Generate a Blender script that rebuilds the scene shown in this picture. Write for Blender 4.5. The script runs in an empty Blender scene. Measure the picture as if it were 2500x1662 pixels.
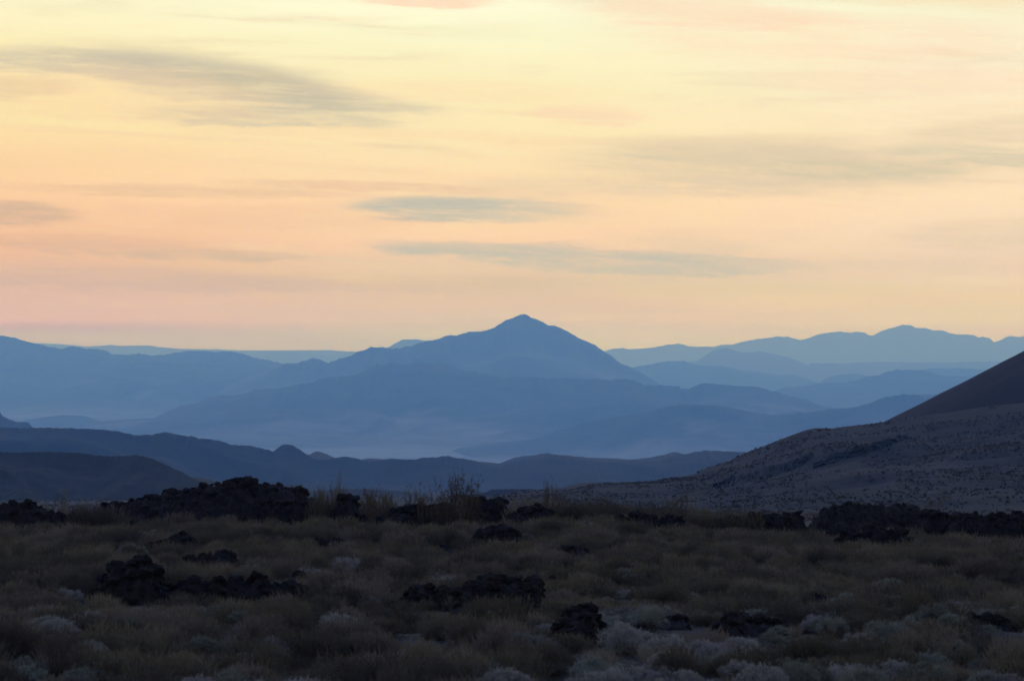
import bpy, bmesh, math, random
import numpy as np
from mathutils import Vector

D = bpy.data
SC = bpy.context.scene
COL = SC.collection
R = math.radians

# ------------------------------------------------------------------ camera
LENS = 141.84                       # mm on a 36 mm sensor: a 14.5 degree telephoto view
cam_data = D.cameras.new('camera'); cam = D.objects.new('camera', cam_data); COL.objects.link(cam)
cam_data.sensor_width = 36.0; cam_data.lens = LENS
cam_data.clip_start = 0.5; cam_data.clip_end = 250000.0
cam.location = (0, 0, 0)
cam.rotation_euler = (R(90.0 + 0.227), 0, 0)
cam_data.dof.use_dof = True; cam_data.dof.focus_distance = 1500.0; cam_data.dof.aperture_fstop = 4.8
SC.camera = cam

SC.render.engine = 'CYCLES'
SC.cycles.use_denoising = True
SC.cycles.max_bounces = 6; SC.cycles.diffuse_bounces = 3; SC.cycles.volume_bounces = 3
SC.cycles.transparent_max_bounces = 8
SC.view_settings.view_transform = 'Standard'; SC.view_settings.look = 'None'
SC.view_settings.exposure = 0.0; SC.view_settings.gamma = 1.0
SC.view_settings.use_curve_mapping = False


def lin(r, g, b):
    f = lambda c: (c / 255 / 12.92) if c / 255 <= 0.04045 else ((c / 255 + 0.055) / 1.055) ** 2.4
    return (f(r), f(g), f(b))

# ------------------------------------------------------------------ node maths helper
class X:
    """a float socket that can be written as an expression"""
    def __init__(s, nt, sock): s.nt = nt; s.s = sock
    def _op(s, op, *a):
        n = s.nt.nodes.new('ShaderNodeMath'); n.operation = op
        for i, v in enumerate((s,) + a):
            if isinstance(v, X): s.nt.links.new(v.s, n.inputs[i])
            else: n.inputs[i].default_value = v
        return X(s.nt, n.outputs[0])
    def __add__(s, o): return s._op('ADD', o)
    __radd__ = __add__
    def __sub__(s, o): return s._op('SUBTRACT', o)
    def __rsub__(s, o): return (s * -1.0) + o
    def __mul__(s, o): return s._op('MULTIPLY', o)
    __rmul__ = __mul__
    def __truediv__(s, o): return s._op('DIVIDE', o)
    def sqrt(s): return s._op('SQRT')
    def exp(s): return s._op('EXPONENT')
    def max(s, o): return s._op('MAXIMUM', o)
    def min(s, o): return s._op('MINIMUM', o)
    def smooth(s, a, b, lo=0.0, hi=1.0):
        n = s.nt.nodes.new('ShaderNodeMapRange'); n.interpolation_type = 'SMOOTHSTEP'
        s.nt.links.new(s.s, n.inputs[0])
        for i, v in enumerate((a, b, lo, hi)): n.inputs[1 + i].default_value = v
        return X(s.nt, n.outputs[0])

def vec(nt, x, y, z=0.0):
    n = nt.nodes.new('ShaderNodeCombineXYZ')
    for i, v in enumerate((x, y, z)):
        if isinstance(v, X): nt.links.new(v.s, n.inputs[i])
        else: n.inputs[i].default_value = v
    return n.outputs[0]

def noise(nt, vector, scale, detail=3.0, rough=0.55, dist=0.0):
    n = nt.nodes.new('ShaderNodeTexNoise')
    n.inputs['Scale'].default_value = scale; n.inputs['Detail'].default_value = detail
    n.inputs['Roughness'].default_value = rough; n.inputs['Distortion'].default_value = dist
    if vector is not None: nt.links.new(vector, n.inputs['Vector'])
    return X(nt, n.outputs[0])

def mix(nt, f, a, b, mode='MIX'):
    n = nt.nodes.new('ShaderNodeMix'); n.data_type = 'RGBA'; n.blend_type = mode
    for sock, v in ((n.inputs[0], f), (n.inputs[6], a), (n.inputs[7], b)):
        if isinstance(v, X): nt.links.new(v.s, sock)
        elif isinstance(v, bpy.types.NodeSocket): nt.links.new(v, sock)
        elif isinstance(v, (int, float)): sock.default_value = v
        else: sock.default_value = (*v, 1.0)
    return n.outputs[2]

def ramp(nt, fac, stops, lo, hi):
    n = nt.nodes.new('ShaderNodeValToRGB'); cr = n.color_ramp
    fac2 = (fac - lo) / (hi - lo)
    nt.links.new(fac2.s, n.inputs[0])
    while len(cr.elements) < len(stops): cr.elements.new(0.5)
    for e, (p, c) in zip(cr.elements, stops):
        e.position = (p - lo) / (hi - lo)
    for e, (p, c) in zip(cr.elements, stops):
        e.color = (*c, 1.0)
    return n.outputs[0]

HAZE_TOP, HAZE_FAR = 560.0, 78000.0
HAZE_DENSITY, HAZE_COLOR = 7.2e-5, (0.18, 0.45, 1.0)   # blue scatters most in clean dusk air
AIR = [(0.3, (0.342, 0.313, 0.422)), (0.42, (0.37, 0.378, 0.41)), (0.52, (0.296, 0.356, 0.468)), (0.65, (0.355, 0.361, 0.514)), (0.8, (0.324, 0.359, 0.486)), (1.0, (0.367, 0.367, 0.442)), (1.3, (0.356, 0.369, 0.428)), (1.6, (0.363, 0.373, 0.434)), (2.2, (0.321, 0.375, 0.44)), (3.0, (0.383, 0.385, 0.451)), (5.0, (0.174, 0.345, 0.442))]
# ------------------------------------------------------------------ sky after sunset
# a warm low glow round the place where the sun went down, veiled by thin cirrus,
# fading into the blue dusk overhead and to the sides
PXD = 171.92                                     # photograph pixels per degree (2500 px wide)
def azd(px): return (px - 1250) / PXD
def eld(py): return (870 - py) / PXD

world = D.worlds.new('World'); SC.world = world; world.use_nodes = True
nt = world.node_tree; nt.nodes.clear()
tc = nt.nodes.new('ShaderNodeTexCoord')
sep = nt.nodes.new('ShaderNodeSeparateXYZ'); nt.links.new(tc.outputs['Generated'], sep.inputs[0])
dx, dy, dz = (X(nt, sep.outputs[i]) for i in range(3))
az = dx._op('ARCTAN2', dy) * (180 / math.pi)
el = dz._op('ARCSINE') * (180 / math.pi)

nv = vec(nt, az * 0.16, el * 1.15 + az * 0.035, 1.7)
n1 = noise(nt, nv, 1.0, 5.0, 0.55, 0.4) - 0.5
nv2 = vec(nt, az * 0.35, el * 3.2 + az * 0.05, 7.7)
n2 = noise(nt, nv2, 1.0, 5.0, 0.6, 0.6) - 0.5
warp = el + n1 * 0.55 + n2 * 0.10

L_ = [(-2, lin(196,174,156)), (eld(850), lin(202,178,158)), (eld(805), lin(210,182,160)), (eld(770), lin(224,187,158)),
      (eld(690), lin(224,187,158)), (eld(600), lin(240,190,154)), (eld(500), lin(254,206,162)), (eld(400), lin(254,214,164)),
      (eld(300), lin(254,226,170)), (eld(200), lin(253,228,174)), (eld(110), lin(252,238,186)), (eld(0), lin(254,246,202)), (7.0, lin(252,244,200))]
C_ = [(-2, lin(200,186,168)), (eld(850), lin(212,194,168)), (eld(805), lin(216,196,172)), (eld(760), lin(226,196,168)),
      (eld(690), lin(228,198,168)), (eld(600), lin(250,210,172)), (eld(500), lin(254,216,172)), (eld(400), lin(254,225,178)),
      (eld(300), lin(254,234,184)), (eld(200), lin(252,238,188)), (eld(100), lin(252,248,204)), (eld(0), lin(254,254,218)), (7.0, lin(252,248,206))]
R_ = [(-2, lin(200,190,172)), (eld(850), lin(216,200,176)), (eld(780), lin(228,206,178)), (eld(720), lin(235,206,178)),
      (eld(640), lin(238,210,180)), (eld(560), lin(249,220,186)), (eld(480), lin(254,226,186)), (eld(400), lin(252,225,186)),
      (eld(300), lin(254,232,194)), (eld(180), lin(253,238,204)), (eld(60), lin(250,242,206)), (eld(0), lin(250,248,210)), (7.0, lin(252,246,204))]
rl = ramp(nt, warp, L_, -2, 7); rc = ramp(nt, warp, C_, -2, 7); rr = ramp(nt, warp, R_, -2, 7)
glow = mix(nt, az.smooth(azd(-100), azd(1250)), rl, rc)
glow = mix(nt, az.smooth(azd(1250), azd(2500)), glow, rr)
# fine streaks of pink and straw colour
glow = mix(nt, n2.smooth(0.02, 0.30) * 0.30, glow, lin(252,206,172))
glow = mix(nt, n1.smooth(0.05, 0.30) * 0.22, glow, lin(252,236,176))
glow = mix(nt, n2.smooth(-0.04, -0.30) * 0.25, glow, lin(206,190,166))

# thin veils drawn out in long fibres over the whole glow
for k_, (fx_, fy_, sl_, lo_, hi_, st_, c_) in enumerate([(0.10, 1.6, 0.03, 0.02, 0.30, 0.45, lin(226,200,164)), (0.22, 4.2, 0.05, 0.03, 0.30, 0.40, lin(214,194,164)),
                                           (0.16, 3.0, -0.02, 0.04, 0.30, 0.40, lin(254,214,168)), (0.30, 7.0, 0.06, 0.02, 0.34, 0.30, lin(254,232,182)), (0.5, 10.0, 0.10, 0.05, 0.36, 0.25, lin(212,192,162))]):
    q_ = noise(nt, vec(nt, az * fx_ + 3.1 * k_, el * fy_ + az * sl_ * fy_, 11.3 * k_), 1.0, 6.0, 0.6, 0.7) - 0.5
    upf = 1.0 if c_[2] > 0.37 else el.smooth(4.6, 2.2, 0.25, 1.0)
    glow = mix(nt, q_.smooth(lo_, hi_) * st_ * upf, glow, c_)
nv3 = vec(nt, az * 0.55, el * 6.5 + az * 0.25, 3.1)
n3 = noise(nt, nv3, 1.0, 5.0, 0.62, 0.8) - 0.5
nv4 = vec(nt, az * 1.7 - el * 0.5, el * 12.0 + az * 0.8, 9.4)
n4 = noise(nt, nv4, 1.0, 4.0, 0.65, 0.5) - 0.5
cl_az = az + n1 * 2.2 + n3 * 0.8; cl_el = el + n3 * 0.26 + n1 * 0.10 + n4 * 0.16
GREY = lin(200,190,168); COOL = lin(186,188,174); MAUVE = lin(208,178,156); TAN = lin(222,202,172); PINK = lin(254,216,184)
clouds = [  # direction of the middle, half sizes, slope, strength, colour
    (520, 200, 500, 64, 0.115, 0.85, GREY), (150, 158, 420, 36, 0.03, 0.75, GREY), (640, 215, 330, 44, 0.12, 0.55, lin(200,188,160)), (820, 250, 330, 30, 0.07, 0.55, GREY),
    (640, 288, 420, 22, 0.045, 0.65, GREY), (10, 222, 190, 24, 0.0, 0.6, lin(222,196,160)), (330, 235, 420, 70, 0.10, 0.35, lin(250,212,168)),
    (1150, 508, 400, 32, 0.01, 0.85, COOL), (1080, 498, 260, 18, 0.0, 0.5, COOL), (1330, 520, 300, 20, 0.0, 0.4, TAN),
    (1560, 640, 560, 30, 0.035, 0.80, COOL), (1150, 612, 330, 22, 0.04, 0.75, COOL), (1340, 600, 170, 12, 0, 0.5, COOL), (1300, 655, 700, 40, 0.02, 0.35, TAN),
    (1700, 596, 260, 22, 0.05, 0.5, TAN), (2430, 575, 330, 40, 0.0, 0.55, TAN),
    (1900, 405, 620, 70, 0.03, 0.70, TAN), (2080, 415, 360, 26, 0.03, 0.65, lin(208,198,168)), (1850, 375, 400, 20, 0.02, 0.4, lin(214,200,170)), (2420, 388, 330, 28, 0.09, 0.7, lin(208,198,170)),
    (2440, 325, 360, 34, -0.05, 0.5, TAN), (1560, 455, 620, 30, 0.0, 0.5, TAN), (1750, 345, 500, 18, 0.0, 0.35, TAN),
    (20, 523, 200, 34, 0.0, 0.75, lin(206,176,152)), (420, 466, 600, 16, 0.02, 0.55, lin(222,190,156)), (880, 452, 460, 12, 0.03, 0.5, lin(224,190,158)), (700, 530, 560, 30, 0.02, 0.35, lin(226,188,158)),
    (520, 626, 330, 14, 0.01, 0.6, lin(204,182,158)), (200, 600, 420, 22, 0.04, 0.45, lin(212,180,158)), (330, 684, 640, 34, 0.02, 0.45, lin(206,178,160)), (900, 690, 700, 24, 0.0, 0.35, lin(210,186,162)),
    (1800, 700, 800, 24, 0.0, 0.4, TAN), (2100, 650, 600, 20, 0.02, 0.35, TAN), (1450, 282, 220, 28, 0.03, 0.6, lin(252,214,178)), (1000, 330, 700, 16, 0.03, 0.4, lin(252,214,166)),
    (1010, 4, 230, 20, 0.03, 0.8, PINK), (1700, 36, 460, 40, 0.05, 0.6, PINK), (2000, 100, 640, 60, 0.03, 0.45, PINK), (2250, 200, 500, 40, 0.02, 0.35, PINK), (1150, 225, 500, 30, 0.02, 0.4, lin(252,218,174)),
]
fibre = (n4 * 0.9 + n3 * 1.1).smooth(-0.35, 0.22, 0.40, 1.0)
for (px, py, hw, hh, sl, st, c) in clouds:
    a0, e0 = azd(px), eld(py)
    u = (cl_az - a0) / (hw * 1.1 / PXD)
    v = (cl_el - e0 + (cl_az - a0) * sl) / (hh * 1.45 / PXD)
    r = (u * u + v * v).sqrt()
    glow = mix(nt, r.smooth(0.88, 0.40) * fibre * st, glow, c)
# the flat grey bank low on the left
bank = (el + az * 0.030 + n3 * 0.05).smooth(eld(800) + 0.02 - 0.10, eld(800) - 0.10 - 0.14) * az.smooth(azd(1500), azd(700))
glow = mix(nt, bank * 0.7, glow, lin(200,178,160))

# the blue of dusk round and above the glow
HIGH = [(5.5, lin(252,246,202)), (9, lin(246,246,228)), (14, lin(220,234,248)), (21, lin(176,202,254)), (32, lin(138,174,246)),
        (50, lin(118,152,220)), (90, lin(112,140,200))]
high = ramp(nt, el, HIGH, 0, 90)
up = mix(nt, el.smooth(5.2, 7.0), glow, high)
far_side = mix(nt, el.smooth(0.0, 45.0), lin(176,158,164), lin(118,142,198))
a2 = az._op('ABSOLUTE')
fade = a2.smooth(12.0, 95.0)
dusk = mix(nt, fade, up, far_side)
dusk = mix(nt, el.smooth(-0.3, -2.5), dusk, (0.03, 0.027, 0.025))
# light that reaches the top of the haze: the sky above the air layer is what is left of the view
# after the layer's own extinction and in-scatter along the slant path are taken off
path = (dz.max(0.006)._op('POWER', -1.0) * HAZE_TOP).min(HAZE_FAR)
tr = [(path * (-HAZE_DENSITY * c)).exp() for c in HAZE_COLOR]
sc_ = nt.nodes.new('ShaderNodeSeparateColor'); nt.links.new(dusk, sc_.inputs[0])
air_c = ramp(nt, el, AIR, 0.0, 6.0)
sa_ = nt.nodes.new('ShaderNodeSeparateColor'); nt.links.new(air_c, sa_.inputs[0])
air = [X(nt, sa_.outputs[i]) for i in range(3)]
chan = [(((X(nt, sc_.outputs[i]) - (1.0 - tr[i]) * air[i]) / tr[i].max(0.05))).max(0.02).min(3.0) for i in range(3)]
cc_ = nt.nodes.new('ShaderNodeCombineColor')
for i in range(3): nt.links.new(chan[i].s, cc_.inputs[i])
dusk = mix(nt, el.smooth(-1.5, -0.2), dusk, cc_.outputs[0])
bg = nt.nodes.new('ShaderNodeBackground'); nt.links.new(dusk, bg.inputs[0]); bg.inputs[1].default_value = 1.0
wo = nt.nodes.new('ShaderNodeOutputWorld'); nt.links.new(bg.outputs[0], wo.inputs[0])

# ------------------------------------------------------------------ tags
def tag(o, label=None, cat=None, group=None, kind=None):
    if label: o['label'] = label
    if cat: o['category'] = cat
    if group: o['group'] = group
    if kind: o['kind'] = kind
    return o

# ------------------------------------------------------------------ numpy noise
def _hash(ix, iy, seed):
    h = (ix.astype(np.int64) * 374761393 + iy.astype(np.int64) * 668265263 + seed * 974634777) & 0xffffffff
    h = ((h ^ (h >> 13)) * 1274126177) & 0xffffffff
    return ((h ^ (h >> 16)) & 0xffff) / 65535.0
def pnoise(x, y, seed=0):
    x = np.asarray(x, float); y = np.asarray(y, float)
    ix = np.floor(x); iy = np.floor(y); fx = x - ix; fy = y - iy
    ux = fx * fx * fx * (fx * (fx * 6 - 15) + 10); uy = fy * fy * fy * (fy * (fy * 6 - 15) + 10)
    def g(a, b):
        t = _hash(ix + a, iy + b, seed) * 2 * np.pi
        return np.cos(t) * (fx - a) + np.sin(t) * (fy - b)
    return ((g(0, 0) * (1 - ux) + g(1, 0) * ux) * (1 - uy) + (g(0, 1) * (1 - ux) + g(1, 1) * ux) * uy) * 1.5
def fbm(x, y, octv=4, seed=0, gain=0.5):
    s = 0; a = 1
    for i in range(octv):
        s = s + a * pnoise(x * 2 ** i, y * 2 ** i, seed + i * 13); a *= gain
    return s
def ridged(x, y, octv=4, seed=0, gain=0.5):
    s = 0; a = 1
    for i in range(octv):
        s = s + a * (1 - 2 * np.abs(pnoise(x * 2 ** i, y * 2 ** i, seed + i * 13))); a *= gain
    return s
def sstep(x, a, b):
    t = np.clip((x - a) / (b - a), 0, 1); return t * t * (3 - 2 * t)

def grid_object(name, XX, YY, ZZ, mat, parent=None, smooth=True):
    ny, nx = XX.shape
    me = D.meshes.new(name)
    co = np.stack([XX, YY, ZZ], -1).reshape(-1, 3).astype(np.float32)
    i = np.arange(ny * nx).reshape(ny, nx)
    q = np.stack([i[:-1, :-1], i[:-1, 1:], i[1:, 1:], i[1:, :-1]], -1).reshape(-1, 4)
    me.vertices.add(len(co)); me.vertices.foreach_set('co', co.ravel())
    me.loops.add(q.size); me.loops.foreach_set('vertex_index', q.ravel().astype(np.int32))
    me.polygons.add(len(q)); me.polygons.foreach_set('loop_start', np.arange(0, q.size, 4, dtype=np.int32))
    me.polygons.foreach_set('use_smooth', np.full(len(q), smooth))
    me.update(calc_edges=True); me.validate()
    me.materials.append(mat)
    o = D.objects.new(name, me); COL.objects.link(o)
    if parent: o.parent = parent
    return o

# ------------------------------------------------------------------ materials
def new_mat(name, rough=0.95):
    m = D.materials.new(name); m.use_nodes = True
    t = m.node_tree; b = t.nodes['Principled BSDF']
    b.inputs['Roughness'].default_value = rough; b.inputs['Specular IOR Level'].default_value = 0.15
    return m, t, b

def rock_mat(name, dark, pale, scale, pale_amt=0.35, bump=None, streak=1.0):
    m, t, b = new_mat(name)
    g = t.nodes.new('ShaderNodeNewGeometry')
    mp = t.nodes.new('ShaderNodeMapping'); mp.inputs['Scale'].default_value = (1, streak, 1)
    t.links.new(g.outputs['Position'], mp.inputs[0])
    a = noise(t, mp.outputs[0], scale, 6, 0.6)
    c = noise(t, mp.outputs[0], scale * 3.7, 5, 0.65)
    f = (a * 0.65 + c * 0.35).smooth(0.5 - 0.12, 0.5 + 0.22)
    wa = t.nodes.new('ShaderNodeAttribute'); wa.attribute_name = 'wash'
    col = mix(t, (X(t, wa.outputs['Fac']) * (f * 0.6 + 0.4) + f * 0.25).min(1.0) * pale_amt, dark, pale)
    t.links.new(col, b.inputs['Base Color'])
    if bump:
        bn = t.nodes.new('ShaderNodeBump'); bn.inputs['Distance'].default_value = bump; bn.inputs['Strength'].default_value = 0.8
        t.links.new(c.s, bn.inputs['Height']); t.links.new(bn.outputs[0], b.inputs['Normal'])
    return m

# ------------------------------------------------------------------ ground
def pit(d):                                            # the long view down from the lava plain to the valley floor
    return np.interp(d, [-4000, -60, 0, 30, 60, 120, 152, 175, 205, 400, 1000, 2000, 3000, 5000, 8000, 11000, 200000],
                     [-2.6, -1.7, -1.7, -4.2, -5.2, -6.0, -6.55, -8.1, -9.6, -16.8, -37.5, -70.5, -104, -172, -285, -352, -352])
def ground_z(x, y):
    x = np.asarray(x, float); y = np.asarray(y, float)
    z = pit(y)
    near = sstep(y, 12, 45) * (1 - sstep(y, 250, 500))
    z = z + near * (0.34 * fbm(x / 13, y / 9, 3, 5) + 0.10 * fbm(x / 2.6, y / 2.6, 3, 9))
    z = z - 0.32 * near * sstep(x, 3, 11) * sstep(y, 85, 145) + .22 * near * np.exp(-((x - 4.0) / 5.0) ** 2) * sstep(y, 110, 145)
    far = sstep(y, 300, 900)
    z = z + far * (1 - sstep(y, 7000, 10000)) * 1.6 * fbm(x / 160, y / 160, 3, 21)
    return z
def ray_hit(px, py, lo=45.0, hi=260.0):
    d = np.arange(lo, hi, 0.25)
    x = (px - 1250) / 9850 * d; z = (870 - py) / 9850 * d
    k = np.nonzero(z <= ground_z(x, d))[0]
    i = k[0] if len(k) else len(d) - 1
    return float(x[i]), float(d[i])

m_ground, t, b = new_mat('desert_ground')
g = t.nodes.new('ShaderNodeNewGeometry'); sp = t.nodes.new('ShaderNodeSeparateXYZ'); t.links.new(g.outputs['Position'], sp.inputs[0])
gx, gy = X(t, sp.outputs[0]), X(t, sp.outputs[1])
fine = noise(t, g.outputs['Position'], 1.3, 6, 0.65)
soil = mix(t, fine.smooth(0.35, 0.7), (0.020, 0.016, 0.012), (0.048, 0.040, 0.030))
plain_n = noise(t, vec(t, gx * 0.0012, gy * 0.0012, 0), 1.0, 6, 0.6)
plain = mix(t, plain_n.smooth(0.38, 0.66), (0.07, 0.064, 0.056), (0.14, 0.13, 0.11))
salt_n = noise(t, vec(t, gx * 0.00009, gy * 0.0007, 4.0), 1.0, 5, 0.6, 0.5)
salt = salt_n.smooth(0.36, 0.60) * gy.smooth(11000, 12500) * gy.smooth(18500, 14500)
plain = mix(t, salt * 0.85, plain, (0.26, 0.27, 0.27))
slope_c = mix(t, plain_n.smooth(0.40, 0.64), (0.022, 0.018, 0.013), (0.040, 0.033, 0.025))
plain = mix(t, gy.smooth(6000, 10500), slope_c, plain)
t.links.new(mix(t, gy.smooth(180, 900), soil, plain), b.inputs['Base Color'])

HX, HY0, HY1 = 30000.0, -2000.0, HAZE_FAR
s = np.linspace(-1, 1, 301); xs = np.sinh(s * 8.6) / math.sinh(8.6) * (HX - 20)
ys = np.concatenate([np.linspace(HY0 + 20, -80, 12), np.arange(-60, 40, 4.0), np.arange(40, 200, 0.6),
                     200 * np.power((HY1 - 20) / 200, np.linspace(0, 1, 170))])
XX, YY = np.meshgrid(xs, ys)
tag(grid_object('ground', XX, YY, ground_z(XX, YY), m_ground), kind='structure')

# ------------------------------------------------------------------ mountains and hills
def ridge(name, mat, pts, dist, front, back, base, seed, spur=0.22, wav=900.0, conc=1.35, jag=0.8, wander=0.02, step=None, fall=150, nv=70):
    """a range of hills: its crest runs at the given distance, spurs and gullies come down towards the valley"""
    pts = sorted(pts); P = np.array(pts, float)
    x0, x1 = P[0, 0] - fall, P[-1, 0] + fall
    n = int((x1 - x0) / (step or 3.0)) + 1
    px = np.linspace(x0, x1, n); x = (px - 1250) / 9850 * dist
    ysp = dist * (1 + wander * fbm(x / (dist * 0.035), x * 0 + 3.3, 3, seed + 5))
    pxe = x / ysp * 9850 + 1250
    py = np.interp(pxe, P[:, 0], P[:, 1])
    py = py - jag * (fbm(pxe / 14, pxe * 0, 4, seed + 1, 0.6))
    zs = (870 - py) / 9850 * ysp
    endf = sstep(pxe, x0, P[0, 0]) * (1 - sstep(pxe, P[-1, 0], x1))
    zb = base
    H = np.maximum((zs - zb) * endf, 0.0)
    t = np.concatenate([np.linspace(-1, -0.05, 16), np.linspace(0, 1, nv)])
    T, XG = np.meshgrid(t, x, indexing='ij')
    HH = np.broadcast_to(H, T.shape); YS = np.broadcast_to(ysp, T.shape)
    YG = YS - np.where(T > 0, T * front, T * back)
    a = np.abs(T)
    prof = (1 - a) ** conc
    wx = XG + wav * 0.8 * fbm(XG / (wav * 3), YG / (wav * 3), 3, seed + 9)
    gul = ridged(wx / wav, YG / (wav * 3.2), 5, seed + 2, 0.55) - 0.9
    gul2 = fbm(XG / (wav * 1.7), YG / (wav * 1.7), 5, seed + 3)
    env = np.sin(np.pi * np.clip(a, 0, 1)) ** 0.9 * (1 - 0.35 * a)
    ZG = zb - 3 + (HH + 3) * prof + HH * spur * env * (0.8 * gul + 0.6 * gul2)
    cap = zb + HH * (1 - 0.12 * a)                      # spurs never overtop the crest line
    ZG = np.where(a > 0, np.minimum(ZG, cap), ZG)
    o = grid_object(name, XG, YG, ZG, mat)
    wash = sstep(-gul, .10, .75) * sstep(a, .08, .4) * .8 + sstep(a, .55, 1.0) * .75 + sstep(gul2, .35, .8) * .35
    wash = np.clip(wash - .35 * sstep(-gul2, .2, .8), 0, 1)
    at_ = o.data.attributes.new('wash', 'FLOAT', 'POINT'); at_.data.foreach_set('value', wash.astype(np.float32).ravel())
    return tag(o, kind='structure')

def Z1(*p): return [(X_ / 2.741, 700 + Y_ / 2.741) for X_, Y_ in p]
def Z2(*p): return [(800 + X_ / 2.741, 700 + Y_ / 2.741) for X_, Y_ in p]
def Z3(*p): return [(1640 + X_ / 2.741, 700 + Y_ / 2.741) for X_, Y_ in p]

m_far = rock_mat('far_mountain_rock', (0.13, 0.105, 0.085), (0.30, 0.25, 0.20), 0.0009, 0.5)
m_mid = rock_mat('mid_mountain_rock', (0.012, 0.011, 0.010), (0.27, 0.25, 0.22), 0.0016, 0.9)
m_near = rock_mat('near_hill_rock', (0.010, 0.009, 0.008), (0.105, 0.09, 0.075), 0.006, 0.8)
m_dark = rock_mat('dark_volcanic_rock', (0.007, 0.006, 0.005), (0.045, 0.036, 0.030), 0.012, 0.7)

FL = -352.0
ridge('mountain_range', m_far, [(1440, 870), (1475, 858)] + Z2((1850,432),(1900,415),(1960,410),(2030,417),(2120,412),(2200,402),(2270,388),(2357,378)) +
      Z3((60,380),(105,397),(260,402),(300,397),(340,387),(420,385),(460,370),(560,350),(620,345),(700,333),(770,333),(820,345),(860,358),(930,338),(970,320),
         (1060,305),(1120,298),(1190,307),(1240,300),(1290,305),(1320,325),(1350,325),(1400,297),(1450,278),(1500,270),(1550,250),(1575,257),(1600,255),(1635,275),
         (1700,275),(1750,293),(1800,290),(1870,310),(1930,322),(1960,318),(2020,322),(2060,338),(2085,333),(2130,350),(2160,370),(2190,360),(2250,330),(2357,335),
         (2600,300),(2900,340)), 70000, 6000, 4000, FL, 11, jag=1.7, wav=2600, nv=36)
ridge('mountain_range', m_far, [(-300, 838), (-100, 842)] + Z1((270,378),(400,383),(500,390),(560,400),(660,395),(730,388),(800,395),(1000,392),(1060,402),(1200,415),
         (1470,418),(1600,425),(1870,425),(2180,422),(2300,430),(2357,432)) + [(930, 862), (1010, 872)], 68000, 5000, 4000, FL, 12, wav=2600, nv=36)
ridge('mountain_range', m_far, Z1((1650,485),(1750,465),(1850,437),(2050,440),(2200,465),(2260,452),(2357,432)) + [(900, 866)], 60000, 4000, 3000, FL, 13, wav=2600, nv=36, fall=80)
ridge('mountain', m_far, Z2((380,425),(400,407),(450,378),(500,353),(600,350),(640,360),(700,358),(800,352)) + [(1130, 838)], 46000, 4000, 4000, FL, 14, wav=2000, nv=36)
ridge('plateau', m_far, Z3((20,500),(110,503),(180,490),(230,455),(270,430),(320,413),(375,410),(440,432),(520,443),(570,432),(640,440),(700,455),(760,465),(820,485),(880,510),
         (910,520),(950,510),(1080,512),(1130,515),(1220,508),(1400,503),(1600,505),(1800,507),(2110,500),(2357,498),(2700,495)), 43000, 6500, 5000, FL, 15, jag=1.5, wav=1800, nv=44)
ridge('hills', m_mid, Z2((1900,560),(2040,538),(2120,525),(2190,512),(2270,497),(2357,497)) + Z3((70,493),(130,512),(200,525),(350,530),(480,560),(600,570),(700,590),(820,588),(880,605),(950,635)),
      35000, 5000, 4000, FL, 16, jag=1.4, wav=1500, nv=44)
ridge('hills', m_mid, Z3((960,650),(1000,632),(1040,605),(1120,588),(1220,578),(1300,592),(1400,600)), 33500, 3000, 3000, FL, 17, wav=1500, nv=30)
ridge('hills', m_mid, Z3((1600,570),(1650,555),(1750,545),(1900,543),(2100,555),(2400,560)), 33000, 3500, 3000, FL, 27, wav=1500, nv=30)
ridge('mountain_range', m_mid, [(-500, 770), (-250, 800)] + Z1((0,325),(90,338),(150,358),(220,375),(270,385),(320,400),(410,417),(470,398),(540,405),(580,418),(630,412),(700,425),(760,452),(850,455),
         (930,444),(1005,460),(1120,452),(1180,440),(1250,430),(1400,430),(1440,437),(1510,430),(1590,440),(1650,458),(1720,478),(1800,490),(1890,515),(2000,545)), 30000, 6000, 5000, FL, 18, wav=1500, jag=2.0)
ridge('mountain', m_mid, Z1((1700,590),(1780,560),(1890,520),(1910,510),(1990,510),(2090,478),(2140,485),(2190,508)) +
      Z2((0,510),(80,480),(140,468),(200,435),(300,402),(400,407),(430,417),(460,410),(480,415),(520,397),(570,395),(610,375),(670,365),(740,348),(810,323),(860,325),
         (950,300),(1040,297),(1110,275),(1190,223),(1240,210),(1285,184),(1330,186),(1370,208),(1440,235),(1470,255),(1540,265),(1620,305),(1680,343),(1790,390),
         (1850,432),(1910,470),(1960,512),(2040,545),(2130,590),(2230,655),(2357,690)), 25300, 4800, 4000, FL, 19, wav=1400, jag=1.9)
ridge('hills', m_mid, [(-300, 905)] + Z1((0,575),(300,570),(640,560),(800,530),(900,502),(1050,497),(1150,515),(1300,517),(1430,520),(1700,530),(1900,540),(2100,560)), 27500, 4500, 3000, FL, 20, wav=1300)
ridge('hills', m_mid, Z3((620,730),(700,690),(750,672),(880,665),(960,650),(1060,640),(1160,640),(1230,625),(1300,600),(1390,590),(1430,570),(1500,555),(1620,555),(1720,565),(1770,585),(1830,598),
         (1960,598),(2050,590),(2200,600),(2500,600)), 26500, 5000, 3000, FL, 21, jag=1.5, wav=1300)
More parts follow.
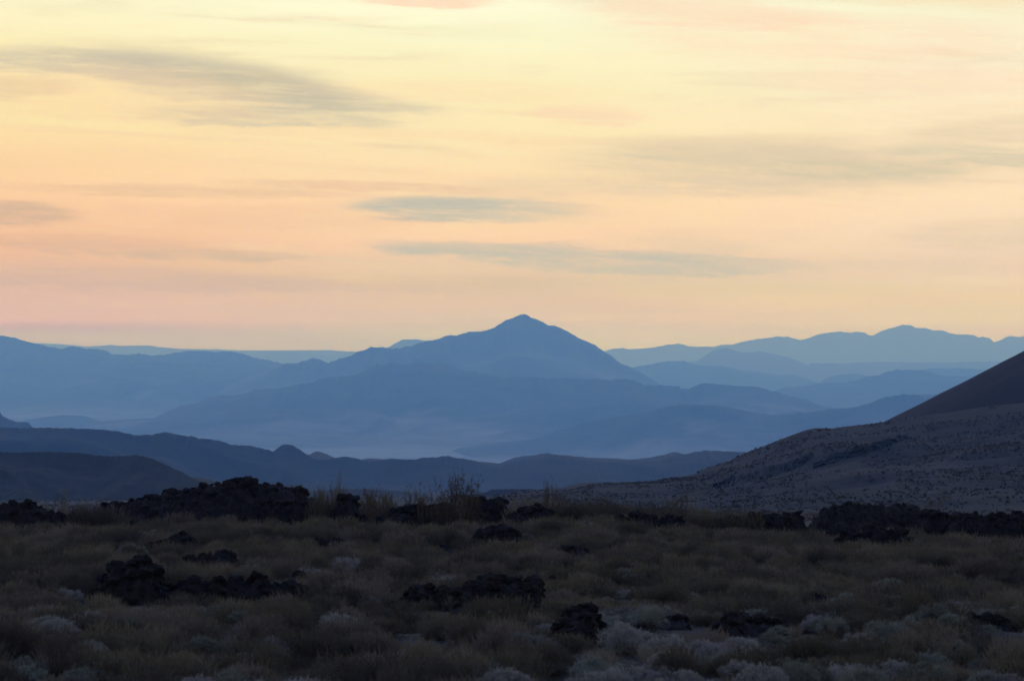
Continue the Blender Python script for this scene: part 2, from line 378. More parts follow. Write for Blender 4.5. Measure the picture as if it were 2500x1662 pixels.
ridge('mountain_range', m_mid, Z1((800,890),(950,885),(1030,880),(1150,820),(1210,795),(1330,775),(1400,740),(1460,723),(1570,727),(1650,712),(1700,690),(1770,678),(1860,683),(1960,660),(2100,635),(2150,612)) +
      Z2((0,605),(100,598),(180,590),(250,560),(290,530),(330,514),(370,520),(430,505),(480,515),(530,520),(580,505),(640,502),(700,512),(760,502),(820,520),(860,545),(900,560),(1000,568),(1080,590),
         (1160,605),(1280,600),(1400,603),(1500,612),(1560,607),(1700,615),(1760,618),(1800,612),(1840,625),(1900,622),(2000,613),(2060,628),(2120,655),(2220,658),(2357,665)) +
      Z3((60,680),(120,682),(160,660),(210,643),(330,652),(430,663),(580,668),(640,688),(700,702),(760,725),(850,742),(900,750),(960,780),(1030,800),(1100,815),(1200,840)), 19300, 4000, 3500, FL, 22, wav=1100, jag=2.0)
ridge('hills', m_mid, Z1((760,900),(870,885),(1050,878),(1130,870),(1280,850),(1400,840),(1550,850),(1700,880),(1800,900)), 18200, 1200, 1500, FL, 23, wav=700, nv=36)
ridge('hills', m_mid, Z1((60,915),(180,890),(300,870),(420,857),(550,860),(620,880),(690,905)), 19500, 900, 1200, FL, 24, wav=700, nv=36)
ridge('hills', m_mid, Z3((1500,740),(1640,722),(1760,718),(1900,720),(2200,700)), 17500, 2000, 2000, FL, 28, wav=900, nv=36)
ridge('mountain_range', m_mid, Z2((1230,1050),(1330,1030),(1430,1005),(1520,965),(1640,935),(1700,910),(1830,890),(1920,870),(2050,850),(2140,840),(2260,800),(2357,790)) +
      Z3((240,790),(330,800),(400,810),(480,828),(600,848),(720,862),(800,850),(870,840),(960,835),(1060,815),(1190,810),(1260,795),(1340,775),(1400,745),(1470,730),(1560,718),(1640,722),(1700,742),
         (1800,760),(2100,800)), 14800, 1100, 3000, FL, 25, wav=800, jag=2.0)
ridge('butte', m_near, [(-260, 985), (-120, 990), (-40, 1000)] + Z1((0,838),(15,862),(60,885),(120,905),(185,903),(225,945),(260,990)), 8600, 700, 700, -300, 26, wav=300, fall=60, nv=36)
ridge('hills', m_near, [(-350, 1060), (-100, 1045)] + Z1((0,940),(150,945),(290,942),(450,945),(600,950),(720,958),(800,968),(860,983),(920,992),(1020,988),(1050,980),(1110,972),(1160,980),(1230,995),(1300,1002),
         (1340,1015),(1400,1018),(1480,1030),(1540,1055),(1600,1058),(1680,1062),(1740,1078),(1830,1097),(1860,1080),(1890,1053),(1950,1055),(2000,1085),(2060,1125),(2110,1150),(2160,1155),(2220,1150),(2290,1135)) +
      Z2((0,1155),(100,1135),(170,1140),(250,1167),(340,1165),(380,1152),(430,1147),(500,1153),(580,1155),(650,1140),(720,1142),(760,1132),(810,1130),(860,1145),(940,1152),(1000,1172),(1060,1190),(1135,1208),
         (1200,1185),(1250,1170),(1310,1162),(1360,1150),(1400,1150),(1470,1135),(1560,1142),(1650,1145),(1720,1160),(1800,1173),(2000,1168),(2200,1170),(2280,1155)) +
      Z3((0,1142),(100,1125),(180,1107),(260,1102),(400,1102),(490,1105),(600,1120),(800,1150),(1000,1180)), 4700, 850, 1400, -162, 31, wav=420, spur=0.42, jag=1.6)
ridge('hill', m_dark, [(-500, 1130), (-250, 1112)] + Z1((0,1102),(100,1108),(300,1102),(480,1108),(560,1113),(650,1127),(740,1133),(850,1128),(920,1123),(980,1138),(1040,1155),(1100,1185),(1200,1230),(1280,1275),
         (1350,1312),(1420,1350),(1500,1390)), 1720, 240, 330, -62, 32, wav=110, spur=0.4, fall=100, jag=1.8)
ridge('hill', m_near, Z2((-150,1365),(0,1358),(120,1350),(300,1352),(450,1362),(560,1372)), 2300, 120, 200, -80, 33, wav=80, fall=80, nv=30)
ridge('hill', m_dark, Z2((850,1400),(960,1385),(1050,1375),(1110,1352),(1250,1352),(1350,1350),(1450,1360),(1500,1375)), 1700, 60, 100, -62, 34, wav=50, fall=60, nv=24)

# ------------------------------------------------------------------ cinder cone and its shrubby apron, right
def cone():
    m, t, b = new_mat('cinder')
    g = t.nodes.new('ShaderNodeNewGeometry')
    a = noise(t, g.outputs['Position'], 0.05, 6, 0.6)
    t.links.new(mix(t, a.smooth(0.4, 0.62), (0.020, 0.009, 0.007), (0.030, 0.014, 0.011)), b.inputs['Base Color'])
    c = noise(t, g.outputs['Position'], 0.9, 4, 0.6)
    bn = t.nodes.new('ShaderNodeBump'); bn.inputs['Distance'].default_value = 0.5; bn.inputs['Strength'].default_value = 0.6
    t.links.new(c.s, bn.inputs['Height']); t.links.new(bn.outputs[0], b.inputs['Normal'])
    d = 1300.0; sc = d / 9850
    slope = 0.514; zbase = -48.5
    pyb = 870 - zbase / sc
    pxl = 2176 - (pyb - 1026) / slope
    rim, rb = 32.0, 205.0
    cx = (pxl - 1250) * sc + rb
    ztop = zbase + (rb - rim) * slope
    rr_ = np.concatenate([np.linspace(0, rim, 8), np.linspace(rim, rb, 60)[1:], np.linspace(rb, rb + 70, 6)[1:]])
    th = np.linspace(0, 2 * np.pi, 241)
    RR, TH = np.meshgrid(rr_, th, indexing='ij')
    X_ = RR * np.cos(TH); Y_ = RR * np.sin(TH)
    Z = np.where(RR < rim, ztop - 14 * (1 - (RR / rim) ** 2), np.where(RR < rb, ztop - (RR - rim) * slope, zbase - (RR - rb) * 0.06 - 1))
    Z = Z + 0.5 * fbm(X_ / 30, Y_ / 30, 4, 51) * np.clip(RR / rim, 0, 1) + 0.10 * ridged(TH * 30, RR * 0.01, 3, 52)
    o = grid_object('cinder_cone', X_ + cx, Y_ + d, Z, m)
    tag(o, kind='structure')
cone()

AP_SKY = Z2((900,1425),(1100,1400),(1430,1352),(1560,1345),(1640,1325),(1700,1311),(1850,1308),(2000,1305),(2150,1300),(2250,1280),(2357,1268)) + \
         Z3((80,1265),(160,1250),(200,1225),(300,1190),(400,1160),(500,1107),(600,1072),(700,1032),(800,992),(900,957),(960,944),(1080,947),(1180,932),(1300,920),(1400,907),(1470,895),(1550,882),
            (1650,862),(1750,852),(1880,837),(2000,817),(2130,797),(2250,787),(2357,777),(2700,740),(3100,700),(3600,690))
AP = np.array(sorted(AP_SKY))
AD0, AD1 = 620.0, 1040.0
def apron_xyz(u_px, v):
    """u_px: direction along the slope; v 0 at the foot, 1 at the crest"""
    u_px = np.asarray(u_px, float); v = np.asarray(v, float)
    d = AD0 + (AD1 - AD0) * v
    x = (u_px - 1250) / 9850 * (AD0 * 0.35 + AD1 * 0.65) * (0.80 + 0.20 * v) / 0.93
    pxs = x / AD1 * 9850 + 1250
    zc = (870 - np.interp(pxs, AP[:, 0], AP[:, 1])) / 9850 * AD1
    z0 = pit(AD0) - 1.0 + 0 * x
    z = z0 + (zc - z0) * (0.75 * v + 0.25 * v * v)
    z = z + np.sin(np.pi * np.clip(v, 0, 1)) * (1.6 * fbm(x / 45, d / 45, 4, 61) - 0.3)
    return x, d, z
U, V = np.meshgrid(np.arange(1150, 3100, 5.0), np.linspace(0, 1, 130))
ax_, ay_, azz = apron_xyz(U, V)
back = np.array([1.06, 1.16])
Xb = np.stack([ax_[-1]] * 2); Yb = np.stack([ay_[-1] + 30, ay_[-1] + 60]); Zb = np.stack([azz[-1] - 4, azz[-1] - 22])
m_ap, t, b = new_mat('bajada')
g = t.nodes.new('ShaderNodeNewGeometry'); sp = t.nodes.new('ShaderNodeSeparateXYZ'); t.links.new(g.outputs['Position'], sp.inputs[0])
a = noise(t, vec(t, X(t, sp.outputs[0]) * 0.03, X(t, sp.outputs[1]) * 0.010, 2.0), 1.0, 6, 0.6)
c = noise(t, g.outputs['Position'], 0.35, 5, 0.65)
big = noise(t, vec(t, X(t, sp.outputs[0]) * 0.011, X(t, sp.outputs[1]) * 0.007, 5.0), 1.0, 4, 0.6, 0.4)
t.links.new(mix(t, big.smooth(0.44, 0.60) * 0.85, mix(t, (a * 0.6 + c * 0.4).smooth(0.44, 0.60), (0.012, 0.008, 0.0065), (0.036, 0.027, 0.022)), (0.008, 0.006, 0.0055)), b.inputs['Base Color'])
ap_o = grid_object('hillside', np.vstack([ax_, Xb]), np.vstack([ay_, Yb]), np.vstack([azz, Zb]), m_ap)
tag(ap_o, kind='structure')

# ------------------------------------------------------------------ plant and rock materials
def leaf_mat(name, c0, c1, hue=None, patch=None):
    m, t, b = new_mat(name, 0.9)
    oi = t.nodes.new('ShaderNodeObjectInfo')
    g = t.nodes.new('ShaderNodeTexCoord')
    n = noise(t, g.outputs['Object'], 5.0, 3, 0.6)
    rnd = X(t, oi.outputs['Random'])
    col = mix(t, (n * 0.6 + rnd * 0.55 - 0.08).smooth(0.15, 0.75), c0, c1)
    if patch:
        gp = t.nodes.new('ShaderNodeNewGeometry')
        pn = noise(t, gp.outputs['Position'], 0.22, 4, 0.6)
        col = mix(t, pn.smooth(0.42, 0.64) * 0.8, col, patch)
    if hue: col = mix(t, rnd.smooth(0.70, 0.98) * 0.75, col, hue)
    t.links.new(col, b.inputs['Base Color'])
    tl = t.nodes.new('ShaderNodeBsdfTranslucent'); t.links.new(col, tl.inputs[0])
    ms = t.nodes.new('ShaderNodeMixShader'); ms.inputs[0].default_value = 0.35
    t.links.new(b.outputs[0], ms.inputs[1]); t.links.new(tl.outputs[0], ms.inputs[2])
    t.links.new(ms.outputs[0], t.nodes['Material Output'].inputs['Surface'])
    return m
m_olive = leaf_mat('olive_brush', (0.074, 0.066, 0.038), (0.178, 0.156, 0.092), hue=(0.175, 0.142, 0.104), patch=(0.078, 0.068, 0.052))
m_sage = leaf_mat('sage_leaves', (0.15, 0.152, 0.125), (0.32, 0.32, 0.265), hue=(0.25, 0.235, 0.235))
m_sageg = leaf_mat('green_sage_leaves', (0.12, 0.135, 0.095), (0.24, 0.26, 0.19), hue=(0.18, 0.22, 0.165))
m_straw = leaf_mat('dry_grass', (0.15, 0.125, 0.078), (0.29, 0.245, 0.165), hue=(0.18, 0.15, 0.09))
m_creo = leaf_mat('creosote_leaves', (0.07, 0.052, 0.026), (0.12, 0.09, 0.045))
m_darkl = leaf_mat('dark_brush', (0.030, 0.024, 0.018), (0.070, 0.056, 0.040))
m_stem = leaf_mat('stems', (0.07, 0.052, 0.034), (0.13, 0.10, 0.07))
m_lava, t, b = new_mat('lava', 0.9)
g = t.nodes.new('ShaderNodeNewGeometry')
a = noise(t, g.outputs['Position'], 2.2, 6, 0.65); c = noise(t, g.outputs['Position'], 14, 5, 0.7)
t.links.new(mix(t, a.smooth(0.4, 0.7), (0.009, 0.0068, 0.0052), (0.024, 0.018, 0.0135)), b.inputs['Base Color'])
bn = t.nodes.new('ShaderNodeBump'); bn.inputs['Distance'].default_value = 0.04; bn.inputs['Strength'].default_value = 1.0
t.links.new(c.s, bn.inputs['Height']); t.links.new(bn.outputs[0], b.inputs['Normal'])

# ------------------------------------------------------------------ plant meshes
def mesh_from(name, verts, faces, mats, mi=None):
    me = D.meshes.new(name); me.from_pydata(verts, [], faces)
    for m in mats: me.materials.append(m)
    if mi is not None: me.polygons.foreach_set('material_index', mi)
    me.update(); return me

def strip(V, F, p0, p1, w, rng, bend=0.0):
    """a thin twig as a three sided spike"""
    d = (p1[0] - p0[0], p1[1] - p0[1], p1[2] - p0[2])
    a = rng.random() * 6.28; k = len(V)
    for j in range(3):
        th = a + j * 2.094
        V.append((p0[0] + w * math.cos(th), p0[1] + w * math.sin(th), p0[2]))
    V.append(p1)
    F += [(k, k + 1, k + 3), (k + 1, k + 2, k + 3), (k + 2, k, k + 3)]

def leaf(V, F, p, d, ln, w, rng):
    """one small leaf or leaf tuft: a narrow pointed triangle along d"""
    a = rng.random() * 6.28; s = (math.cos(a) * w, math.sin(a) * w, (rng.random() - 0.5) * w)
    k = len(V)
    V.append((p[0] - s[0], p[1] - s[1], p[2] - s[2])); V.append((p[0] + s[0], p[1] + s[1], p[2] + s[2]))
    V.append((p[0] + d[0] * ln, p[1] + d[1] * ln, p[2] + d[2] * ln)); F.append((k, k + 1, k + 2))

def dirn(th, up): c = math.cos(up); return (c * math.cos(th), c * math.sin(th), math.sin(up))

def brush_parts(seed, kind):
    """leaves and stems of one plant about one metre across, standing at the origin"""
    rng = random.Random(seed)
    LV, LF, SV, SF = [], [], [], []
    if kind == 'olive':                       # upright wiry brush: many thin green-brown stalks
        lobes = [(rng.gauss(0, .24), rng.gauss(0, .24), rng.uniform(.36, .62), rng.uniform(.20, .34)) for _ in range(7)]
        for lx, ly, lh, lr in lobes:
            strip(SV, SF, (lx * .3, ly * .3, -.05), (lx, ly, lh * .8), .018, rng)
            for _ in range(5):
                a = rng.random() * 6.28; q = rng.random() * lr
                strip(SV, SF, (lx * .3, ly * .3, -.02), (lx + q * math.cos(a), ly + q * math.sin(a), lh * rng.uniform(.7, 1.1)), .009, rng)
            for _ in range(230):
                a = rng.random() * 6.28; q = lr * math.sqrt(rng.random()); h = lh * (1 - .55 * (q / lr) ** 2) * (rng.random() ** .55)
                p = (lx + q * math.cos(a), ly + q * math.sin(a), h)
                leaf(LV, LF, p, dirn(a + rng.gauss(0, .6), rng.uniform(.7, 1.5)), rng.uniform(.06, .16), rng.uniform(.007, .014), rng)
    elif kind == 'dark':                        # low dark twiggy shrub, half bare
        for i in range(60):
            a = rng.random() * 6.28; up = rng.uniform(.35, 1.4); L = rng.uniform(.3, .62); d = dirn(a, up)
            p0 = (rng.gauss(0, .06), rng.gauss(0, .06), -.05); p1 = tuple(p0[k] + d[k] * L for k in range(3))
            strip(SV, SF, p0, p1, .008, rng)
            for _ in range(12):
                f = rng.uniform(.35, 1.05); q = tuple(p0[k] + (p1[k] - p0[k]) * f + rng.gauss(0, .03) for k in range(3))
                leaf(LV, LF, q, dirn(rng.random() * 6.28, rng.uniform(0, 1.5)), rng.uniform(.03, .09), rng.uniform(.006, .012), rng)
    elif kind in ('sage', 'sagegreen'):       # rounded pale cushion built of leafy heads
        for i in range(34):
            a = rng.random() * 6.28; q = .44 * math.sqrt(rng.random())
            hz_ = .46 * math.sqrt(max(0.05, 1 - (q / .5) ** 2)) * rng.uniform(.75, 1.08)
            hx, hy = q * math.cos(a), q * math.sin(a)
            strip(SV, SF, (hx * .25, hy * .25, -.05), (hx, hy, hz_), .012, rng)
            r_ = rng.uniform(.07, .13)
            for _ in range(60):
                u = (rng.gauss(0, 1), rng.gauss(0, 1), rng.gauss(.35, 1)); n_ = math.sqrt(sum(v * v for v in u)) + 1e-6
                u = tuple(v / n_ for v in u); q2 = r_ * rng.uniform(.4, 1.0)
                p = (hx + u[0] * q2, hy + u[1] * q2, hz_ + u[2] * q2 * .9)
                leaf(LV, LF, p, (u[0] * .6, u[1] * .6, u[2] * .6 + .6), rng.uniform(.03, .06), rng.uniform(.008, .015), rng)
        for _ in range(46):                   # upright flower stalks standing out of the cushion
            a = rng.random() * 6.28; q = .40 * math.sqrt(rng.random()); h0 = .42 * math.sqrt(max(.05, 1 - (q / .5) ** 2))
            p0 = (q * math.cos(a), q * math.sin(a), h0); d = dirn(a, rng.uniform(.9, 1.5)); L = rng.uniform(.10, .24)
            p1 = tuple(p0[k] + d[k] * L for k in range(3)); strip(SV, SF, p0, p1, .004, rng)
            for _ in range(5): leaf(LV, LF, tuple(p0[k] + d[k] * L * rng.uniform(.3, 1) for k in range(3)), dirn(rng.random() * 6.28, .9), .035, .007, rng)
    elif kind == 'straw':                     # bunch grass
        for _ in range(260):
            a = rng.random() * 6.28; q = .12 * math.sqrt(rng.random()); up = rng.uniform(.75, 1.5)
            p = (q * math.cos(a), q * math.sin(a), -.03)
            leaf(LV, LF, p, dirn(a + rng.gauss(0, .3), up), rng.uniform(.30, .62), rng.uniform(.004, .008), rng)
        for _ in range(10):
            a = rng.random() * 6.28
            strip(SV, SF, (.05 * math.cos(a), .05 * math.sin(a), -.03), (.16 * math.cos(a), .16 * math.sin(a), rng.uniform(.4, .75)), .005, rng)
    elif kind == 'creosote':                  # tall open shrub, bare branches with sparse leaves at their ends
        for i in range(26):
            a = rng.random() * 6.28; up = rng.uniform(1.02, 1.5); L = rng.uniform(.75, 1.45)
            d = dirn(a, up); p0 = (rng.gauss(0, .08), rng.gauss(0, .08), -.08)
            p1 = tuple(p0[k] + d[k] * L * .6 for k in range(3))
            d2 = dirn(a + rng.gauss(0, .4), min(1.5, up + .15)); p2 = tuple(p1[k] + d2[k] * L * .45 for k in range(3))
            strip(SV, SF, p0, tuple(p1[k] + d[k] * .05 for k in range(3)), .012, rng); strip(SV, SF, p1, p2, .006, rng)
            for j in range(7):
                f = rng.uniform(.25, 1.0)
                q = tuple(p0[k] + (p1[k] - p0[k]) * f for k in range(3)) if f < .6 and rng.random() < .5 else tuple(p1[k] + (p2[k] - p1[k]) * rng.random() for k in range(3))
                e = dirn(rng.random() * 6.28, rng.uniform(.5, 1.4)); l2 = rng.uniform(.12, .3)
                q2 = tuple(q[k] + e[k] * l2 for k in range(3)); strip(SV, SF, q, q2, .004, rng)
                for _ in range(13):
                    g_ = rng.random(); w = tuple(q[k] + (q2[k] - q[k]) * g_ + rng.gauss(0, .015) for k in range(3))
                    leaf(LV, LF, w, dirn(rng.random() * 6.28, rng.uniform(-.2, 1.3)), rng.uniform(.02, .045), rng.uniform(.008, .014), rng)
        for _ in range(700):                  # leafier skirt low down
            a = rng.random() * 6.28; q = .42 * math.sqrt(rng.random()); h = .55 * rng.random() * (1 - .5 * q / .42)
            leaf(LV, LF, (q * math.cos(a), q * math.sin(a), h), dirn(rng.random() * 6.28, rng.uniform(.2, 1.4)), rng.uniform(.03, .07), rng.uniform(.006, .011), rng)
    return LV, LF, SV, SF

KIND = {'olive': (m_olive, 5), 'sage': (m_sage, 4), 'sagegreen': (m_sageg, 3), 'straw': (m_straw, 4), 'creosote': (m_creo, 5), 'dark': (m_darkl, 3)}
NAMES = {'olive': 'olive_shrub', 'sage': 'sagebrush', 'sagegreen': 'sagebrush', 'straw': 'bunch_grass', 'creosote': 'creosote_bush', 'dark': 'twiggy_shrub'}
CATS = {'olive': 'shrub', 'sage': 'sagebrush', 'sagegreen': 'sagebrush', 'straw': 'grass tuft', 'creosote': 'bush', 'dark': 'shrub'}
LIB = {}; WHOLE = {}
for kd, (mt, n) in KIND.items():
    LIB[kd] = []; WHOLE[kd] = []
    for i in range(n):
        LV, LF, SV, SF = brush_parts(100 + i * 7 + len(kd), kd)
        LIB[kd].append((mesh_from(NAMES[kd] + '_foliage', LV, LF, [mt]), mesh_from(NAMES[kd] + '_stems', SV, SF, [m_stem])))
        off = len(LV)
        me = mesh_from(NAMES[kd] + '_whole', LV + SV, LF + [tuple(v + off for v in f) for f in SF], [mt, m_stem],
                       [0] * len(LF) + [1] * len(SF))
        WHOLE[kd].append(me)

rngp = random.Random(77)
def plant(kd, x, y, sx, sz, label, group=None, z=None, sink=0.03):
    lm, sm = LIB[kd][rngp.randrange(len(LIB[kd]))]
    r = D.objects.new(NAMES[kd], None); COL.objects.link(r)
    r.location = (x, y, (float(ground_z(x, y)) if z is None else z) - sink); r.rotation_euler = (0, 0, rngp.random() * 6.28)
    r.scale = (sx, sx, sz); r.empty_display_size = 0.2
    tag(r, label, CATS[kd], group, 'thing')
    f = D.objects.new('foliage', lm); COL.objects.link(f); f.parent = r
    s_ = D.objects.new('stem', sm); COL.objects.link(s_); s_.parent = r
    return r

# ------------------------------------------------------------------ lava rocks
def rock_mesh(seed):
    bm = bmesh.new(); bmesh.ops.create_icosphere(bm, subdivisions=3, radius=0.5)
    rg = random.Random(seed); st = (rg.uniform(.8, 1.25), rg.uniform(.8, 1.2), rg.uniform(.65, 1.0))
    co = np.array([v.co[:] for v in bm.verts])
    n = fbm(co[:, 0] * 2.6 + seed, co[:, 1] * 2.6 + co[:, 2] * 1.9, 3, seed) * .27 + fbm(co[:, 2] * 2.9 + seed, co[:, 0] * 2.4 - co[:, 1] * 2.2, 3, seed + 4) * .27
    n = np.round(n / .11) * .11 * .7 + n * .3
    for v, k in zip(bm.verts, n):
        v.co = Vector((v.co.x * st[0], v.co.y * st[1], v.co.z * st[2])) * (1 + float(k))
    me = D.meshes.new('rock'); bm.to_mesh(me); bm.free(); me.materials.append(m_lava); return me
ROCKS = [rock_mesh(i * 3 + 1) for i in range(8)]

rngo = random.Random(5)
ZONES = []
def outcrop(label, crest, foot, n_rocks, dist=None, size=(14, 34), seed=1, depth=1.6, name='lava_outcrop', jag=4.0):
    """a heap of clinkery lava: a rough mass with loose blocks; crest is its upper outline, foot its lowest line"""
    C = np.array(crest, float); cx = (C[0, 0] + C[-1, 0]) / 2
    if dist is None: _, dist = ray_hit(cx, foot)
    k = dist / 9850
    root = D.objects.new(name, None); COL.objects.link(root)
    x_c = (cx - 1250) * k; gz = float(ground_z(x_c, dist)); root.location = (x_c, dist, gz); root.empty_display_size = .3
    tag(root, label, 'rock outcrop')
    ZONES.append(((C[0, 0] - 1250) * k, (C[-1, 0] - 1250) * k, dist, depth, .85 if n_rocks >= 30 else .5))
    pxs = np.arange(C[0, 0] - 12, C[-1, 0] + 12, 2.5); x = (pxs - 1250) * k
    H = (870 - np.interp(pxs, C[:, 0], C[:, 1])) * k
    H = H + k * jag * fbm(pxs / 11, pxs * 0 + seed, 4, seed, .6)
    ew = max(14, (C[-1, 0] - C[0, 0]) * .20)
    edge = sstep(pxs, C[0, 0] - 12, C[0, 0] + ew) ** .7 * (1 - sstep(pxs, C[-1, 0] - ew, C[-1, 0] + 12)) ** .7
    t = np.concatenate([np.linspace(-1, -.1, 8), np.linspace(0, 1, 22)])
    T, XG = np.meshgrid(t, x, indexing='ij')
    YG = dist - T * depth + .15 * fbm(XG * 1.5, T * 2, 3, seed + 6)
    G = ground_z(XG, YG)
    HH = np.maximum(np.broadcast_to(H, T.shape) - G, 0.05) * edge
    a = np.abs(T)
    rough = .5 * fbm(XG / .22, YG / .22, 4, seed + 2, .6) + .5 * (ridged(XG / .5, YG / .5, 3, seed + 3) - .9)
    HH = HH * .95
    Z = G - .08 + (HH + .08) * (1 - a ** 1.6) + np.minimum(HH, .5) * .42 * rough * np.where(a > .04, 1, .25)
    body = grid_object('lava_mass', XG - x_c, YG - dist, Z - gz, m_lava, root, smooth=False)
    for i in range(n_rocks):
        f = rngo.random(); tt = abs(rngo.gauss(0, .42)) if i % 3 else 0.0
        tt = min(tt, .95); j = int((.04 + .92 * f) * (len(x) - 1))
        jj = int(np.argmin(np.abs(t - tt)))
        s = rngo.uniform(*size) * k * (1.15 - .4 * tt)
        z = Z[jj, j] - gz + s * rngo.uniform(-.12, .18)
        o = D.objects.new('rock', ROCKS[rngo.randrange(8)]); COL.objects.link(o); o.parent = root
        o.location = (XG[jj, j] - x_c, YG[jj, j] - dist, z); o.scale = (s * rngo.uniform(.8, 1.25), s, s * rngo.uniform(.6, 1.0))
        o.rotation_euler = (rngo.uniform(-.5, .5), rngo.uniform(-.5, .5), rngo.random() * 6.28)
    return root

def P4(*p): return [(X_ / 2.743, 1150 + Y_ / 2.743) for X_, Y_ in p]
def P5(*p): return [(800 + X_ / 2.743, 1150 + Y_ / 2.743) for X_, Y_ in p]
def P6(*p): return [(1640 + X_ / 2.743, 1150 + Y_ / 2.743) for X_, Y_ in p]

outcrop('large black lava mound with a jagged crest, tallest on the left skyline',
        P4((430,262),(500,248),(600,240),(700,212),(760,205),(850,203),(900,188),(1000,168),(1080,150),(1130,130),(1220,122),(1300,116),(1370,92),(1420,80),(1500,74),(1600,58),(1680,54),(1730,68),(1850,84),(1930,95),
           (2000,104),(2080,128),(2200,160),(2330,180)), 1278, 150, size=(10, 24), seed=3, depth=3.2, dist=152, jag=3.0)
outcrop('low black lava ledge at the far left edge of the plain', P4((-120,235),(0,218),(60,205),(180,212),(250,214),(300,245),(380,262)), 1258, 26, seed=4, dist=146, size=(10, 22), jag=2)
outcrop('small black rock heap below the pale grass under the big mound', P4((780,400),(820,362),(870,345),(920,360),(960,388)), 1300, 12, seed=5, size=(9, 18))
outcrop('dark lava heap with a long left tail, on the left below the big mound', P4((880,555),(980,520),(1080,478),(1140,450),(1220,425),(1300,432),(1330,470)), 1356, 34, seed=6, size=(10, 24))
outcrop('broad low lava heap behind the lilac sagebrush left of centre', P4((1180,600),(1260,570),(1380,560),(1480,556),(1580,570),(1660,610)), 1400, 36, seed=7, size=(10, 26))
outcrop('tall black lava block pile at left, in front of pale straw grass', P4((660,735),(720,690),(755,640),(790,612),(830,635),(880,615),(960,600),(1010,610),(1050,700),(1130,735)), 1456, 60, seed=8, size=(14, 36))
outcrop('long chain of black lava blocks running right from the tall pile', P4((1140,735),(1190,705),(1300,735),(1400,750),(1500,755),(1570,740),(1650,750),(1720,712),(1770,735),(1850,765),(1930,745),(1990,780),(2060,795),(2150,830)),
        1468, 90, seed=9, size=(12, 34))
outcrop('small dark rock cluster right of the lilac sagebrush', P4((1690,405),(1730,392),(1790,392),(1810,415)), 1308, 8, seed=10, size=(8, 15))
outcrop('low ragged rock band left of centre beneath the skyline bushes', P4((1880,480),(1980,470),(2120,455),(2200,470),(2280,455),(2370,450)), 1352, 34, seed=11, size=(9, 22))
outcrop('dark rock knob at the right end of the block chain', P4((1940,700),(2000,682),(2060,690),(2120,725)), 1432, 12, seed=12, size=(10, 24))
outcrop('twin peaked black rock standing on the skyline beside thin twigs', P5((20,200),(60,165),(110,150),(150,150),(190,205),(240,260)), 1262, 22, seed=13, dist=140, size=(10, 22))
outcrop('ragged black rock ridge below the tallest wispy bush', P5((330,290),(400,262),(500,250),(560,225),(620,218),(680,240),(760,220),(830,230),(900,235)), 1268, 48, seed=14, dist=143, size=(9, 24))
outcrop('rounded black lava knoll on the skyline right of the tall bush', P5((900,240),(940,200),(990,178),(1050,195),(1120,180),(1190,190),(1240,230)), 1258, 40, seed=15, dist=147, size=(9, 22))
outcrop('peaked black lava heap in front of rounded olive brush', P5((1200,290),(1260,255),(1340,250),(1400,235),(1440,228),(1490,265),(1540,320),(1600,350)), 1284, 46, seed=16, dist=143, size=(9, 24))
outcrop('low black rocks under the rounded olive brush', P5((1600,350),(1660,338),(1740,345),(1800,365)), 1296, 24, seed=17, dist=138, size=(9, 22))
outcrop('jagged black lava heap right of the picture centre on the near skyline', P5((1880,345),(1960,300),(2040,300),(2090,278),(2160,300),(2220,318),(2300,290),(2350,310),(2420,330)), 1296, 44, seed=18, dist=140, size=(9, 24))
outcrop('leaning dark lava slab on the slope right of centre', P5((960,440),(1030,405),(1120,388),(1200,385),(1280,430),(1350,480),(1410,530)), 1348, 44, seed=19, size=(12, 30))
outcrop('small flat black rock heap left of the leaning slab', P5((690,520),(740,502),(800,510),(860,535),(940,540)), 1356, 18, seed=20, size=(9, 20))
outcrop('black block heap left of the biggest central lava ridge', P5((480,850),(540,800),(600,790),(680,790),(720,800),(800,785),(850,800)), 1490, 46, seed=21, size=(14, 34))
outcrop('biggest central ridge of black lava blocks with a bumpy top', P5((830,790),(880,770),(960,745),(1060,735),(1130,712),(1200,730),(1260,725),(1300,760),(1350,735),(1400,738),(1450,780),(1480,820)),
        1500, 110, seed=22, size=(14, 38), depth=2.4)
outcrop('two pointed black rocks at the right end of the central ridge', P5((1460,775),(1490,705),(1515,735),(1540,728),(1560,775)), 1440, 8, seed=23, size=(10, 20))
outcrop('dark lava hollow rim behind the pale grass right of the central ridge', P5((1520,1010),(1580,960),(1640,930),(1700,880),(1770,885),(1820,950)), 1560, 50, seed=24, size=(14, 34))
outcrop('low black rocks in the brush right of the hollow rim', P5((2040,1045),(2130,1020),(2240,1000),(2290,970),(2370,975),(2430,1000)), 1530, 30, seed=25, size=(12, 30))
outcrop('smooth topped black lava mound on the right skyline', P6((850,285),(950,262),(1060,235),(1150,212),(1270,202),(1340,212),(1480,215),(1600,218),(1700,235),(1800,270)), 1262, 60, seed=26, dist=148, size=(8, 18), depth=3, jag=1.5)
outcrop('black lava rim leaving the picture at the right edge', P6((1800,285),(1900,270),(2000,285),(2100,290),(2200,290),(2290,280),(2359,262),(2500,240)), 1290, 60, seed=27, dist=144, size=(9, 22), jag=2)
outcrop('ragged black rock chain below the smooth right mound', P6((1080,400),(1160,430),(1240,430),(1310,372),(1370,345),(1420,390),(1500,410),(1580,400),(1630,460)), 1346, 64, seed=28, size=(10, 26))
outcrop('pair of dark rocks near the right edge beneath the rim', P6((1930,470),(1990,435),(2050,460),(2120,432),(2180,445),(2200,470)), 1332, 22, seed=29, size=(9, 22))
